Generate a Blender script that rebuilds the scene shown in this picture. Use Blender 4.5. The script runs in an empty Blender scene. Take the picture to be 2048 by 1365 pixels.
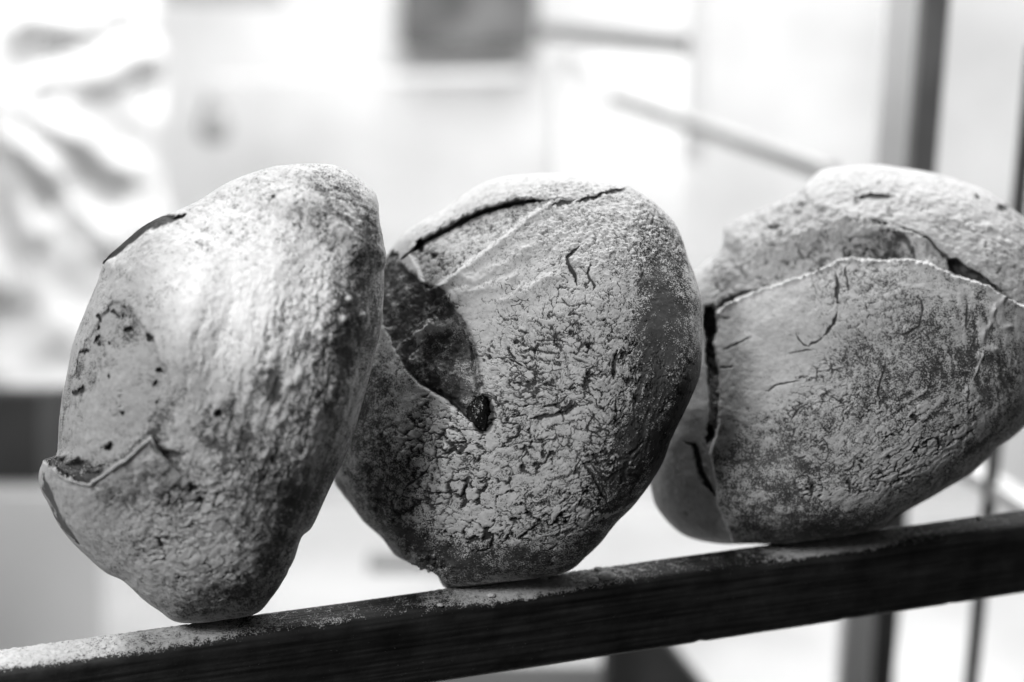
import bpy, math, random
import numpy as np
from mathutils import Vector

# ------------------------------------------------------------------ camera, world, lamps, exposure
scene = bpy.context.scene
COL = scene.collection
PITCH = math.radians(16.0)
CAM = np.array([0.0, 0.0, 1.45])
FPX = 50.0 / 36.0 * 2048.0
FOCUS = 0.945

cam_data = bpy.data.cameras.new("camera")
cam = bpy.data.objects.new("camera", cam_data)
COL.objects.link(cam)
cam.location = CAM
cam.rotation_euler = (math.pi / 2 - PITCH, 0, 0)
cam_data.lens = 50
cam_data.sensor_width = 36
cam_data.clip_start = 0.05
cam_data.clip_end = 60
cam_data.dof.use_dof = True
cam_data.dof.focus_distance = FOCUS
cam_data.dof.aperture_fstop = 1.9
scene.camera = cam

world = bpy.data.worlds.new("World")
scene.world = world
world.use_nodes = True
bg = world.node_tree.nodes["Background"]
bg.inputs[0].default_value = (1, 1, 1, 1)
bg.inputs[1].default_value = 0.045


def area(name, loc, target, size, power, size_y=None, spread=180):
    d = bpy.data.lights.new(name, 'AREA')
    d.energy = power
    d.size = size
    if size_y:
        d.shape = 'RECTANGLE'
        d.size_y = size_y
    d.spread = math.radians(spread)
    o = bpy.data.objects.new(name, d)
    COL.objects.link(o)
    o.location = loc
    o.rotation_euler = (Vector(target) - Vector(loc)).to_track_quat('-Z', 'Y').to_euler()
    return o


def spot(name, loc, target, angle, blend, power, radius):
    d = bpy.data.lights.new(name, 'SPOT')
    d.energy = power
    d.spot_size = math.radians(angle)
    d.spot_blend = blend
    d.shadow_soft_size = radius
    o = bpy.data.objects.new(name, d)
    COL.objects.link(o)
    o.location = loc
    o.rotation_euler = (Vector(target) - Vector(loc)).to_track_quat('-Z', 'Y').to_euler()
    return o


def unp(px, py, d):
    """photo pixel and depth along the lens axis -> point of the place"""
    xr = (np.asarray(px, float) - 1024.0) / FPX * d
    yu = -(np.asarray(py, float) - 682.5) / FPX * d
    c, s = math.cos(PITCH), math.sin(PITCH)
    x = CAM[0] + xr
    y = CAM[1] + yu * s + d * c
    z = CAM[2] + yu * c - d * s
    return np.stack(np.broadcast_arrays(x, y, z), -1)


def proj(P):
    c, s = math.cos(PITCH), math.sin(PITCH)
    q = P - CAM
    zf = q[..., 1] * c - q[..., 2] * s
    yu = q[..., 1] * s + q[..., 2] * c
    return q[..., 0] / zf * FPX + 1024.0, 682.5 - yu / zf * FPX, zf


MID = unp(1024, 760, 0.97)
# window light from the upper left, in front of the loaves
area("window_light", tuple(MID + np.array([-0.92, -0.92, 1.08])), tuple(MID), 0.55, 15.5)
# broad light from above and behind (bright shop front)
area("ceiling_light", tuple(MID + np.array([0.40, 0.85, 1.30])), tuple(MID), 1.5, 18.0)
# lamps that wash the white rear wall and what stands before it
area("rear_wash_light", (0.2, 2.6, 3.3), (0.1, 4.6, 0.5), 2.2, 188.0)
CT = unp(90, 260, 3.2)
spot("sunbeam_cloth", tuple(CT + np.array([-1.7, -0.9, 1.35])), tuple(CT), 28, 0.6, 210.0, 0.05)
# unseen fill lamp, added to brighten the window frame at the right
area("frame_fill_light", tuple(unp(1650, -500, 1.25)), tuple(unp(1800, 150, 1.7)), 0.25, 0.14, None, 50)
# sun patches
SP1 = unp(478, 530, 0.87)
spot("sunbeam_loaf", tuple(SP1 + np.array([-1.0, -1.05, 1.45])), tuple(SP1), 4.0, 0.9, 135.0, 0.012)
SP2 = unp(-10, 1285, 0.90)
spot("sunbeam_rail", tuple(SP2 + np.array([-0.9, -0.3, 1.6])), tuple(SP2), 4.0, 0.25, 100.0, 0.008)

vs = scene.view_settings
vs.view_transform = 'Standard'
vs.look = 'None'
vs.exposure = 0.0
vs.gamma = 1.0
vs.use_curve_mapping = False
scene.render.engine = 'CYCLES'
scene.cycles.use_denoising = True
scene.cycles.max_bounces = 5
scene.cycles.diffuse_bounces = 3

# ------------------------------------------------------------------ noise
RNG = np.random.RandomState(7)
_perm = np.concatenate([RNG.permutation(256)] * 3).astype(np.int32)
_g = RNG.normal(size=(256, 3))
_g = (_g / np.linalg.norm(_g, axis=1)[:, None]).astype(np.float32)
_j = RNG.rand(256, 2).astype(np.float32)


def perlin(p):
    p = p.astype(np.float32)
    i = np.floor(p).astype(np.int32)
    f = p - i
    u = f * f * f * (f * (f * 6 - 15) + 10)
    i &= 255
    out = 0
    for dx in (0, 1):
        for dy in (0, 1):
            for dz in (0, 1):
                h = _perm[_perm[_perm[i[..., 0] + dx] + i[..., 1] + dy] + i[..., 2] + dz]
                g = _g[h]
                d = g[..., 0] * (f[..., 0] - dx) + g[..., 1] * (f[..., 1] - dy) + g[..., 2] * (f[..., 2] - dz)
                w = (u[..., 0] if dx else 1 - u[..., 0]) * (u[..., 1] if dy else 1 - u[..., 1]) * (u[..., 2] if dz else 1 - u[..., 2])
                out = out + d * w
    return out


def fbm(p, scale, octs=3, gain=0.5):
    a, s, out = 1.0, scale, 0
    for k in range(octs):
        out = out + a * perlin(p * s + 17.3 * k)
        a *= gain
        s *= 2.03
    return out


def vor(x, y, seed=0):
    x = x.astype(np.float32); y = y.astype(np.float32)
    ix = np.floor(x).astype(np.int32); iy = np.floor(y).astype(np.int32)
    f1 = np.full(x.shape, 9.0, np.float32); f2 = f1.copy()
    h1 = np.zeros(x.shape, np.int32); h2 = h1.copy()
    for dx in (-1, 0, 1):
        for dy in (-1, 0, 1):
            cx = ix + dx; cy = iy + dy
            h = _perm[_perm[(cx + seed * 31) & 255] + (cy & 255)]
            ax = cx + 0.1 + 0.8 * _j[h, 0] - x
            ay = cy + 0.1 + 0.8 * _j[h, 1] - y
            d = np.sqrt(ax * ax + ay * ay)
            m = d < f1
            m2 = (~m) & (d < f2)
            h2 = np.where(m, h1, np.where(m2, h, h2))
            f2 = np.where(m, f1, np.where(m2, d, f2))
            h1 = np.where(m, h, h1)
            f1 = np.where(m, d, f1)
    return f1, f2, _perm[(h1 + h2 + 13 * seed) & 255] / 255.0


def sstep(a, b, x):
    t = np.clip((x - a) / (b - a), 0, 1)
    return t * t * (3 - 2 * t)


def pdist(x, y, pts, closed=False):
    """distance to a polyline, and its running parameter 0..1"""
    pts = np.array(pts, float)
    if closed:
        pts = np.vstack([pts, pts[:1]])
    L = np.concatenate([[0], np.cumsum(np.linalg.norm(np.diff(pts, axis=0), axis=1))])
    best = np.full(x.shape, 1e9); tt = np.zeros(x.shape)
    for k in range(len(pts) - 1):
        ax, ay = pts[k]; bx, by = pts[k + 1]
        vx, vy = bx - ax, by - ay
        l2 = vx * vx + vy * vy
        t = np.clip(((x - ax) * vx + (y - ay) * vy) / l2, 0, 1)
        d = np.hypot(x - ax - t * vx, y - ay - t * vy)
        m = d < best
        best = np.where(m, d, best)
        tt = np.where(m, (L[k] + t * math.sqrt(l2)) / L[-1], tt)
    return best, tt


def psdf(x, y, pts):
    """signed distance to a polygon, positive inside"""
    d, _ = pdist(x, y, pts, True)
    ins = np.zeros(x.shape, bool)
    n = len(pts)
    for k in range(n):
        ax, ay = pts[k]; bx, by = pts[(k + 1) % n]
        if ay == by:
            continue
        c = ((ay > y) != (by > y)) & (x < (bx - ax) * (y - ay) / (by - ay) + ax)
        ins ^= c
    return np.where(ins, d, -d)


def blob(x, y, cx, cy, rx, ry, rot=0.0):
    c, s = math.cos(math.radians(rot)), math.sin(math.radians(rot))
    u = ((x - cx) * c + (y - cy) * s) / rx
    v = (-(x - cx) * s + (y - cy) * c) / ry
    return np.exp(-(u * u + v * v))


def spline(pts, n):
    P = np.array(pts, float)
    m = len(P)
    out = []
    for k in range(m):
        p0, p1, p2, p3 = P[k - 1], P[k], P[(k + 1) % m], P[(k + 2) % m]
        t = np.linspace(0, 1, 40, endpoint=False)[:, None]
        out.append(0.5 * ((2 * p1) + (-p0 + p2) * t + (2 * p0 - 5 * p1 + 4 * p2 - p3) * t ** 2 + (-p0 + 3 * p1 - 3 * p2 + p3) * t ** 3))
    Q = np.vstack(out)
    Q = np.vstack([Q, Q[:1]])
    L = np.concatenate([[0], np.cumsum(np.linalg.norm(np.diff(Q, axis=0), axis=1))])
    s = np.linspace(0, L[-1], n, endpoint=False)
    return np.stack([np.interp(s, L, Q[:, 0]), np.interp(s, L, Q[:, 1])], 1)


# ------------------------------------------------------------------ materials
def nodes_of(m):
    m.use_nodes = True
    nt = m.node_tree
    return nt, nt.nodes, nt.links


def plain(name, v, rough=0.8, var=0.15, scale=6.0, spec=0.3):
    m = bpy.data.materials.new(name)
    nt, N, L = nodes_of(m)
    b = N["Principled BSDF"]
    tc = N.new("ShaderNodeTexCoord")
    nz = N.new("ShaderNodeTexNoise"); nz.inputs["Scale"].default_value = scale; nz.inputs["Detail"].default_value = 5
    L.new(tc.outputs["Object"], nz.inputs["Vector"])
    r = N.new("ShaderNodeMapRange")
    r.inputs["From Min"].default_value = 0.3; r.inputs["From Max"].default_value = 0.7
    r.inputs["To Min"].default_value = v * (1 - var); r.inputs["To Max"].default_value = min(0.95, v * (1 + var))
    L.new(nz.outputs["Fac"], r.inputs["Value"])
    L.new(r.outputs["Result"], b.inputs["Base Color"])
    b.inputs["Roughness"].default_value = rough
    b.inputs["Specular IOR Level"].default_value = spec
    return m


def math_node(N, L, op, a, b=None, c=None, clamp=False):
    n = N.new("ShaderNodeMath"); n.operation = op; n.use_clamp = clamp
    for k, v in enumerate((a, b, c)):
        if v is None:
            continue
        if isinstance(v, (int, float)):
            n.inputs[k].default_value = v
        else:
            L.new(v, n.inputs[k])
    return n.outputs[0]


def bread_material(name, crust=0.080, flour=0.68, g1=1.9, g2=1.0, web=1.0):
    m = bpy.data.materials.new(name)
    nt, N, L = nodes_of(m)
    b = N["Principled BSDF"]
    tc = N.new("ShaderNodeTexCoord")

    def noise(scale, detail=3, rough=0.6):
        n = N.new("ShaderNodeTexNoise")
        n.inputs["Scale"].default_value = scale
        n.inputs["Detail"].default_value = detail
        n.inputs["Roughness"].default_value = rough
        L.new(tc.outputs["Object"], n.inputs["Vector"])
        return n.outputs["Fac"]

    def attr(a):
        n = N.new("ShaderNodeAttribute"); n.attribute_name = a
        return n.outputs["Fac"]
    cov, crk, tone = attr("flour"), attr("crack"), attr("tone")
    n1, n2, n3 = noise(1050, 1.5, 0.7), noise(230, 4, 0.65), noise(45, 4, 0.6)
    a = math_node(N, L, 'MULTIPLY_ADD', n1, g1, cov)
    a = math_node(N, L, 'MULTIPLY_ADD', n2, g2, a)
    a = math_node(N, L, 'SUBTRACT', a, (g1 + g2) * 0.5)
    sm = N.new("ShaderNodeMapRange"); sm.interpolation_type = 'SMOOTHSTEP'
    sm.inputs["From Min"].default_value = 0.38; sm.inputs["From Max"].default_value = 0.62
    L.new(a, sm.inputs["Value"])
    # web of hair cracks in the dried flour
    nv = N.new("ShaderNodeTexNoise"); nv.inputs["Scale"].default_value = 190; nv.inputs["Detail"].default_value = 3
    L.new(tc.outputs["Object"], nv.inputs["Vector"])
    va = N.new("ShaderNodeVectorMath"); va.operation = 'SCALE'; va.inputs["Scale"].default_value = 0.0052
    L.new(nv.outputs["Color"], va.inputs[0])
    vb = N.new("ShaderNodeVectorMath"); vb.operation = 'ADD'
    L.new(tc.outputs["Object"], vb.inputs[0]); L.new(va.outputs[0], vb.inputs[1])
    vm = N.new("ShaderNodeMapping"); vm.inputs["Scale"].default_value = (0.62, 0.8, 1.15)
    L.new(vb.outputs[0], vm.inputs["Vector"])
    ve = N.new("ShaderNodeTexVoronoi"); ve.feature = 'DISTANCE_TO_EDGE'; ve.inputs["Scale"].default_value = 150
    L.new(vm.outputs[0], ve.inputs["Vector"])
    ng = noise(75, 3, 0.6)
    gt = N.new("ShaderNodeMapRange"); gt.interpolation_type = 'SMOOTHSTEP'
    gt.inputs["From Min"].default_value = 0.44; gt.inputs["From Max"].default_value = 0.66
    gt.inputs["To Min"].default_value = 0.0; gt.inputs["To Max"].default_value = 0.060
    L.new(ng, gt.inputs["Value"])
    wd = math_node(N, L, 'MULTIPLY', gt.outputs["Result"], web)
    wd = math_node(N, L, 'MULTIPLY', wd, attr("web"))
    ln = math_node(N, L, 'SUBTRACT', wd, ve.outputs["Distance"])
    ln = math_node(N, L, 'MULTIPLY', ln, 40.0, clamp=True)
    crk = math_node(N, L, 'MAXIMUM', crk, ln)
    inv = math_node(N, L, 'SUBTRACT', 1.0, crk, clamp=True)
    f = math_node(N, L, 'MULTIPLY', sm.outputs["Result"], inv)
    # crust: patchy brown baked shell, flour: powder with slight variation
    cr = N.new("ShaderNodeMapRange")
    cr.inputs["From Min"].default_value = 0.25; cr.inputs["From Max"].default_value = 0.75
    cr.inputs["To Min"].default_value = crust * 0.45; cr.inputs["To Max"].default_value = crust * 1.6
    L.new(n3, cr.inputs["Value"])
    fl = N.new("ShaderNodeMapRange")
    fl.inputs["From Min"].default_value = 0.25; fl.inputs["From Max"].default_value = 0.75
    fl.inputs["To Min"].default_value = flour * 0.80; fl.inputs["To Max"].default_value = flour * 1.16
    L.new(n2, fl.inputs["Value"])
    ctone = math_node(N, L, 'MULTIPLY', cr.outputs["Result"], tone)
    mx = N.new("ShaderNodeMix"); mx.data_type = 'FLOAT'
    L.new(f, mx.inputs[0]); L.new(ctone, mx.inputs[2]); L.new(fl.outputs["Result"], mx.inputs[3])
    L.new(mx.outputs[0], b.inputs["Base Color"])
    rg = N.new("ShaderNodeMapRange")
    rg.inputs["To Min"].default_value = 0.55; rg.inputs["To Max"].default_value = 0.95
    L.new(f, rg.inputs["Value"])
    L.new(rg.outputs["Result"], b.inputs["Roughness"])
    b.inputs["Specular IOR Level"].default_value = 0.2
    hb = math_node(N, L, 'MULTIPLY_ADD', f, 0.5, n2)
    hb = math_node(N, L, 'MULTIPLY_ADD', n1, 0.35, hb)
    bp = N.new("ShaderNodeBump"); bp.inputs["Strength"].default_value = 0.45; bp.inputs["Distance"].default_value = 0.0010
    L.new(hb, bp.inputs["Height"])
    L.new(bp.outputs["Normal"], b.inputs["Normal"])
    return m


MAT_BREAD = bread_material("floured_rye_crust")
MAT_CRUMB = bread_material("torn_crumb_surface", crust=0.11, flour=0.58, g1=1.6, g2=0.9, web=0.3)
MAT_RAIL = bread_material("dark_stained_wood_with_flour", crust=0.028, flour=0.58, g1=1.5, g2=1.0, web=0.0)


# ------------------------------------------------------------------ object helpers
def empty(name, loc):
    o = bpy.data.objects.new(name, None)
    o.empty_display_size = 0.03
    COL.objects.link(o)
    o.location = loc
    return o


def tag(o, label=None, cat=None, group=None, kind=None):
    if label: o["label"] = label
    if cat: o["category"] = cat
    if group: o["group"] = group
    if kind: o["kind"] = kind
    return o


def mesh_np(name, V, F, mat, parent=None, origin=(0, 0, 0), attrs=None, smooth=True):
    V = np.asarray(V, np.float32) - np.asarray(origin, np.float32)
    F = np.asarray(F, np.int32)
    me = bpy.data.meshes.new(name)
    me.vertices.add(len(V)); me.vertices.foreach_set("co", V.ravel())
    k = F.shape[1]
    me.loops.add(F.size); me.loops.foreach_set("vertex_index", F.ravel())
    me.polygons.add(len(F))
    me.polygons.foreach_set("loop_start", np.arange(0, F.size, k, dtype=np.int32))
    me.polygons.foreach_set("loop_total", np.full(len(F), k, np.int32))
    me.polygons.foreach_set("use_smooth", np.full(len(F), smooth))
    for a, val in (attrs or {}).items():
        at = me.attributes.new(a, 'FLOAT', 'POINT')
        at.data.foreach_set("value", val.astype(np.float32).ravel())
    me.update(calc_edges=True)
    me.validate()
    me.materials.append(mat)
    o = bpy.data.objects.new(name, me)
    COL.objects.link(o)
    if parent:
        o.parent = parent
    else:
        o.location = origin
    return o


# ------------------------------------------------------------------ the wooden rail
YAW = math.radians(14.0)
RD = np.array([math.cos(YAW), math.sin(YAW), 0.03])      # along the rail
RN = np.array([math.sin(YAW), -math.cos(YAW), 0.0])     # towards the camera
R0 = unp(1024, 1152, 1.0)                               # top back edge
RW, RH = 0.034, 0.058
s_left = -0.62; s_right = 0.66


def rail_depth(px):
    """depth of the rail's top back edge below a photo column"""
    s = np.linspace(s_left, s_right, 400)
    X, Y, Z = proj(R0 + s[:, None] * RD)
    return float(np.interp(px, X, Z))


def build_rail():
    r = 0.0085
    prof = []                                            # (towards camera, up)
    def arc(cx, cz, a0, a1, n):
        for k in range(n + 1):
            a = math.radians(a0 + (a1 - a0) * k / n)
            prof.append((cx + r * math.cos(a), cz + r * math.sin(a)))
    arc(r * 0.6, -r * 0.6, 150, 90, 5) if False else None
    arc(r, -r, 180, 90, 6)
    for k in range(1, 36): prof.append((r + (RW - 2 * r) * k / 36, 0.0))
    arc(RW - r, -r, 90, 0, 8)
    for k in range(1, 34): prof.append((RW, -r - (RH - 2 * r) * k / 34))
    arc(RW - r, -RH + r, 0, -90, 6)
    for k in range(1, 4): prof.append((RW - r - (RW - 2 * r) * k / 4, -RH))
    arc(r, -RH + r, -90, -180, 4)
    prof = np.array(prof)
    npf = len(prof)
    ns = 1500
    s = np.linspace(s_left, s_right, ns)
    base = R0 + s[:, None, None] * RD + prof[None, :, :1] * RN + prof[None, :, 1:] * np.array([0, 0, 1.0])
    tan = np.roll(prof, -1, 0) - np.roll(prof, 1, 0)
    nrm2 = np.stack([-tan[:, 1], tan[:, 0]], 1)
    nrm2 /= np.linalg.norm(nrm2, axis=1)[:, None]
    nrm = nrm2[:, :1] * RN + nrm2[:, 1:] * np.array([0, 0, 1.0])
    top = np.clip(nrm2[:, 1], 0, 1)[None, :] ** 1.5
    X, Y, Z = proj(base)
    P = base.reshape(-1, 3)
    nA = fbm(P, 60, 3).reshape(ns, npf)
    nB = fbm(P, 380, 3, 0.6).reshape(ns, npf)
    # wood grain runs along the rail
    G = np.stack(np.broadcast_arrays(s[:, None] * 12, prof[None, :, 0] * 420, prof[None, :, 1] * 420), -1).reshape(-1, 3)
    grain = fbm(G, 1.0, 3).reshape(ns, npf)
    xs = np.array([-400, 60, 160, 330, 440, 520, 600, 660, 720, 830, 900, 1000, 1140, 1200, 1300, 1420, 1520, 1600, 1700, 1790, 1860, 2048, 2400])
    cv = np.array([.86, .86, .84, .76, .74, .48, .26, .30, .22, .30, .62, .88, .80, .58, .32, .26, .42, .84, .99, .66, .30, .24, .24])
    c = np.interp(X, xs, cv) + 0.24 * nA
    acr = prof[None, :, 0] / RW
    c = c - 0.22 * sstep(0.78, 1.0, acr + 0.25 * nA)        # brushed off toward the front arris
    c = c + 0.30 * np.exp(-((X - 660) / 60) ** 2) * sstep(0.55, 0.8, acr)
    flour = np.clip(c, 0, 1) * sstep(0.25, 0.8, np.broadcast_to(top, c.shape) + 0.35 * nA)
    h = 0.00045 * grain + 0.0007 * flour * (0.5 + 1.6 * nB) * np.clip(flour * 1.6, 0, 1)
    nick = np.exp(-((X - 1400) / 9) ** 2) + 0.8 * np.exp(-((X - 1690) / 12) ** 2) + 0.7 * np.exp(-((X - 1900) / 8) ** 2)
    h = h - 0.0010 * nick * np.exp(-(((prof[None, :, 1] + RH) / 0.006) ** 2)) * (prof[None, :, 0] > RW * 0.6)
    V = base + h[..., None] * nrm[None]
    idx = np.arange(ns * npf).reshape(ns, npf)
    a = idx[:-1]; b = idx[1:]
    F = np.stack([a, b, np.roll(b, -1, 1), np.roll(a, -1, 1)], -1).reshape(-1, 4)
    tone = np.clip(1.0 + 1.3 * grain, 0.3, 2.4)
    o = mesh_np("wooden_rail", V.reshape(-1, 3), F[:, ::-1], MAT_RAIL, None, tuple(R0 + RD * 0),
                {"flour": flour * 0.92, "crack": np.zeros(flour.shape), "tone": tone})
    tag(o, "dark wooden shelf rail dusted with flour, carrying the three loaves", "rail")


build_rail()


# ------------------------------------------------------------------ loaves
def resolve(outline, centre, D, Tf, Tb, kf, kb, nth, nf, nb, smooth_in=0.35):
    O = spline(outline, nth)
    # smoothed version of the outline for the inner body
    Fx = np.fft.rfft(O[:, 0] + 1j * 0 if False else O[:, 0]); Fy = np.fft.rfft(O[:, 1])
    w = np.exp(-(np.arange(len(Fx)) / 5.0) ** 2)
    S = np.stack([np.fft.irfft(Fx * w, nth), np.fft.irfft(Fy * w, nth)], 1)
    c = np.array(centre, float)
    ph = np.concatenate([np.linspace(0.0003, math.pi / 2, nf), math.pi / 2 + (math.pi / 2 - 0.0006) * (np.arange(1, nb + 1) / nb)])
    sp = np.sin(ph)
    wgt = sp[:, None, None] ** 10
    E = O[None] * wgt + S[None] * (1 - wgt)
    XY = c + (E - c) * sp[:, None, None]
    px, py = XY[..., 0], XY[..., 1]
    cphi = np.cos(ph)
    g = np.where(cphi >= 0, -Tf * np.abs(cphi) ** kf, Tb * np.abs(cphi) ** kb)
    d = D(px, py) + g[:, None]
    P = unp(px, py, d)
    dt = np.roll(P, -1, 1) - np.roll(P, 1, 1)
    dp = np.gradient(P, axis=0)
    n = np.cross(dt, dp)
    n /= np.linalg.norm(n, axis=2)[..., None] + 1e-12
    # point outward
    cen = P.reshape(-1, 3).mean(0)
    if np.mean(np.sum(n * (P - cen), 2)) < 0:
        n = -n
    return px, py, P, n, ph


def faces_grid(nr, nt):
    idx = np.arange(nr * nt).reshape(nr, nt)
    a = idx[:-1]; b = idx[1:]
    return np.stack([a, np.roll(a, -1, 1), np.roll(b, -1, 1), b], -1).reshape(-1, 4)


def finish_loaf(name, label, P, n, h, vz, attrs, regions, contact):
    """regions: list of (part name, vertex mask, material); what is left is the crust"""
    nr, nt = P.shape[:2]
    rw = 0.3 + 0.7 * sstep(0.0, 0.30, np.abs(PH - math.pi / 2))
    h = h * rw[:, None]
    ray = CAM - P
    ray /= np.linalg.norm(ray, axis=2)[..., None]
    V = (P + h[..., None] * n + vz[..., None] * ray).reshape(-1, 3)
    F = faces_grid(nr, nt)
    # close both poles with a small fan cap each
    fn = np.cross(V[F[:, 1]] - V[F[:, 0]], V[F[:, 3]] - V[F[:, 0]])
    out = np.sum(fn * n.reshape(-1, 3)[F[:, 0]], 1)
    if np.median(out) < 0:
        F = F[:, ::-1]
    root = empty(name, tuple(contact))
    tag(root, label, "bread", "round loaves lined up on the rail")
    A = {k: v.reshape(-1) for k, v in attrs.items()}
    owner = np.zeros(len(F), int)
    for k, (pn, mask, mat) in enumerate(regions):
        mk = mask.reshape(-1)[F].mean(1) > 0.5
        owner[mk & (owner == 0)] = k + 1
    for k in range(len(regions) + 1):
        f = F[owner == k]
        used, invi = np.unique(f.ravel(), return_inverse=True)
        pn, mat = ("crust", MAT_BREAD) if k == 0 else (regions[k - 1][0], regions[k - 1][2])
        mesh_np(pn, V[used], invi.reshape(-1, 4), mat, root, tuple(contact), {a: v[used] for a, v in A.items()})
    return root, V


class Field:
    """height (m), flour cover, crack and crust tone over a loaf, written in photo pixels"""
    def __init__(s, px, py, P, seed):
        s.x, s.y, s.P = px, py, P
        s.h = np.zeros(px.shape); s.v = np.zeros(px.shape); s.web = np.full(px.shape, 0.25); s.flour = np.full(px.shape, 0.8); s.crack = np.zeros(px.shape); s.tone = np.ones(px.shape)
        q = (P - P.reshape(-1, 3).mean(0)).reshape(-1, 3) + seed
        s.q = q
        sh = px.shape
        s.n20 = fbm(q, 22, 2).reshape(sh)
        s.n60 = fbm(q, 70, 3).reshape(sh)
        s.n200 = fbm(q, 240, 3, 0.6).reshape(sh)
        # wobble makes every drawn line irregular
        s.wx = px + 14 * s.n60 + 5 * s.n200
        s.wy = py + 14 * np.roll(s.n60, 57, 1) + 5 * np.roll(s.n200, 91, 1)

    def gash(s, pts, w, depth, dark=1.0, wob=0.5, taper=True):
        x = s.x + wob * (s.wx - s.x); y = s.y + wob * (s.wy - s.y)
        d, t = pdist(x, y, pts)
        ww = w * (np.clip(np.sin(np.pi * np.clip(t, 0.03, 0.97)) * 1.6, 0.25, 1) if taper else 1)
        ww = ww * (1 + 0.6 * s.n200)
        k = np.exp(-(d / ww) ** 2)
        kn = np.exp(-(d / (0.75 * ww)) ** 2) if w < 5.5 else k
        s.v -= (0.55 if w < 5.5 else 1.0) * depth * kn
        s.crack = np.maximum(s.crack, dark * sstep(0.25, 0.65, k))

    def step(s, sd, width, height):
        s.h += height * sstep(-width, width, sd)

    def pit(s, cx, cy, r, depth, rx=1.0):
        k = np.exp(-(((s.wx - cx) / (r * rx)) ** 2 + ((s.wy - cy) / r) ** 2) ** 2)
        s.v -= depth * k
        s.crack = np.maximum(s.crack, np.clip(k * 1.6, 0, 1))
        s.tone *= 1 - 0.6 * k

    def add(s, cx, cy, rx, ry, rot, amt):
        s.flour += amt * blob(s.wx, s.wy, cx, cy, rx, ry, rot)

    def cracks(s, mask, cell, ang=0.0, aniso=1.0, w=0.11, depth=0.0012, puff=0.0006, seed=1, gate=0.0, dark=1.0):
        c, si = math.cos(math.radians(ang)), math.sin(math.radians(ang))
        X = s.x + 1.3 * (s.wx - s.x) + 12 * s.n20; Y = s.y + 1.3 * (s.wy - s.y) + 12 * np.roll(s.n20, 133, 1)
        X = X + 6 * np.roll(s.n200, 211, 1); Y = Y + 6 * np.roll(s.n200, 317, 1)
        u = (X * c + Y * si) / (cell * aniso); v = (-X * si + Y * c) / cell
        f1, f2, eh = vor(u, v, seed)
        mask = mask * np.clip(0.85 + 2.0 * np.roll(s.n20, 400 + 43 * seed, 1), 0.15, 1.15)
        e = f2 - f1
        g = np.clip(0.66 + 1.7 * np.roll(s.n60, 200 + 37 * seed, 1) + 1.0 * np.roll(s.n20, 300 + 51 * seed, 1) + gate, 0, 1.4)
        ww = 0.66 * w * g * mask * (0.35 + 0.95 * eh) * (0.6 + 1.3 * np.clip(s.n200 + 0.3, 0, 1))
        k = 1 - sstep(0.5 * ww, ww + 1e-4, e)
        k = k * sstep(0.012, 0.03, ww)
        s.h += mask * (0.35 * puff * sstep(0, 0.5, e)) - 0.8 * depth * k * np.clip(g, 0, 1)
        s.crack = np.maximum(s.crack, dark * k)
        s.tone *= 1 - 0.35 * k

    def streak(s, mask, ang, lx, ly, ah, af, seed):
        c, si = math.cos(math.radians(ang)), math.sin(math.radians(ang))
        u = (s.wx * c + s.wy * si) / lx; v = (-s.wx * si + s.wy * c) / ly
        q = np.stack([u, v, np.full(u.shape, seed * 3.7)], -1).reshape(-1, 3)
        n = fbm(q, 1.0, 3, 0.6).reshape(u.shape)
        s.h += mask * ah * n
        s.flour += mask * af * n

    def out(s):
        return {"flour": np.clip(s.flour - 0.05 + 0.34 * np.roll(s.n60, 71, 1) + 0.22 * np.roll(s.n20, 29, 1), 0, 1.25), "crack": np.clip(s.crack, 0, 1), "web": np.clip(s.web * np.clip(0.75 + 2.4 * np.roll(s.n20, 111, 1), 0.1, 1.4), 0, 1.2), "tone": np.clip(s.tone, 0.1, 3)}


NTH, NF, NB = 980, 330, 34
PH = np.concatenate([np.linspace(0.0003, math.pi / 2, NF), math.pi / 2 + (math.pi / 2 - 0.0006) * (np.arange(1, NB + 1) / NB)])


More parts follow.
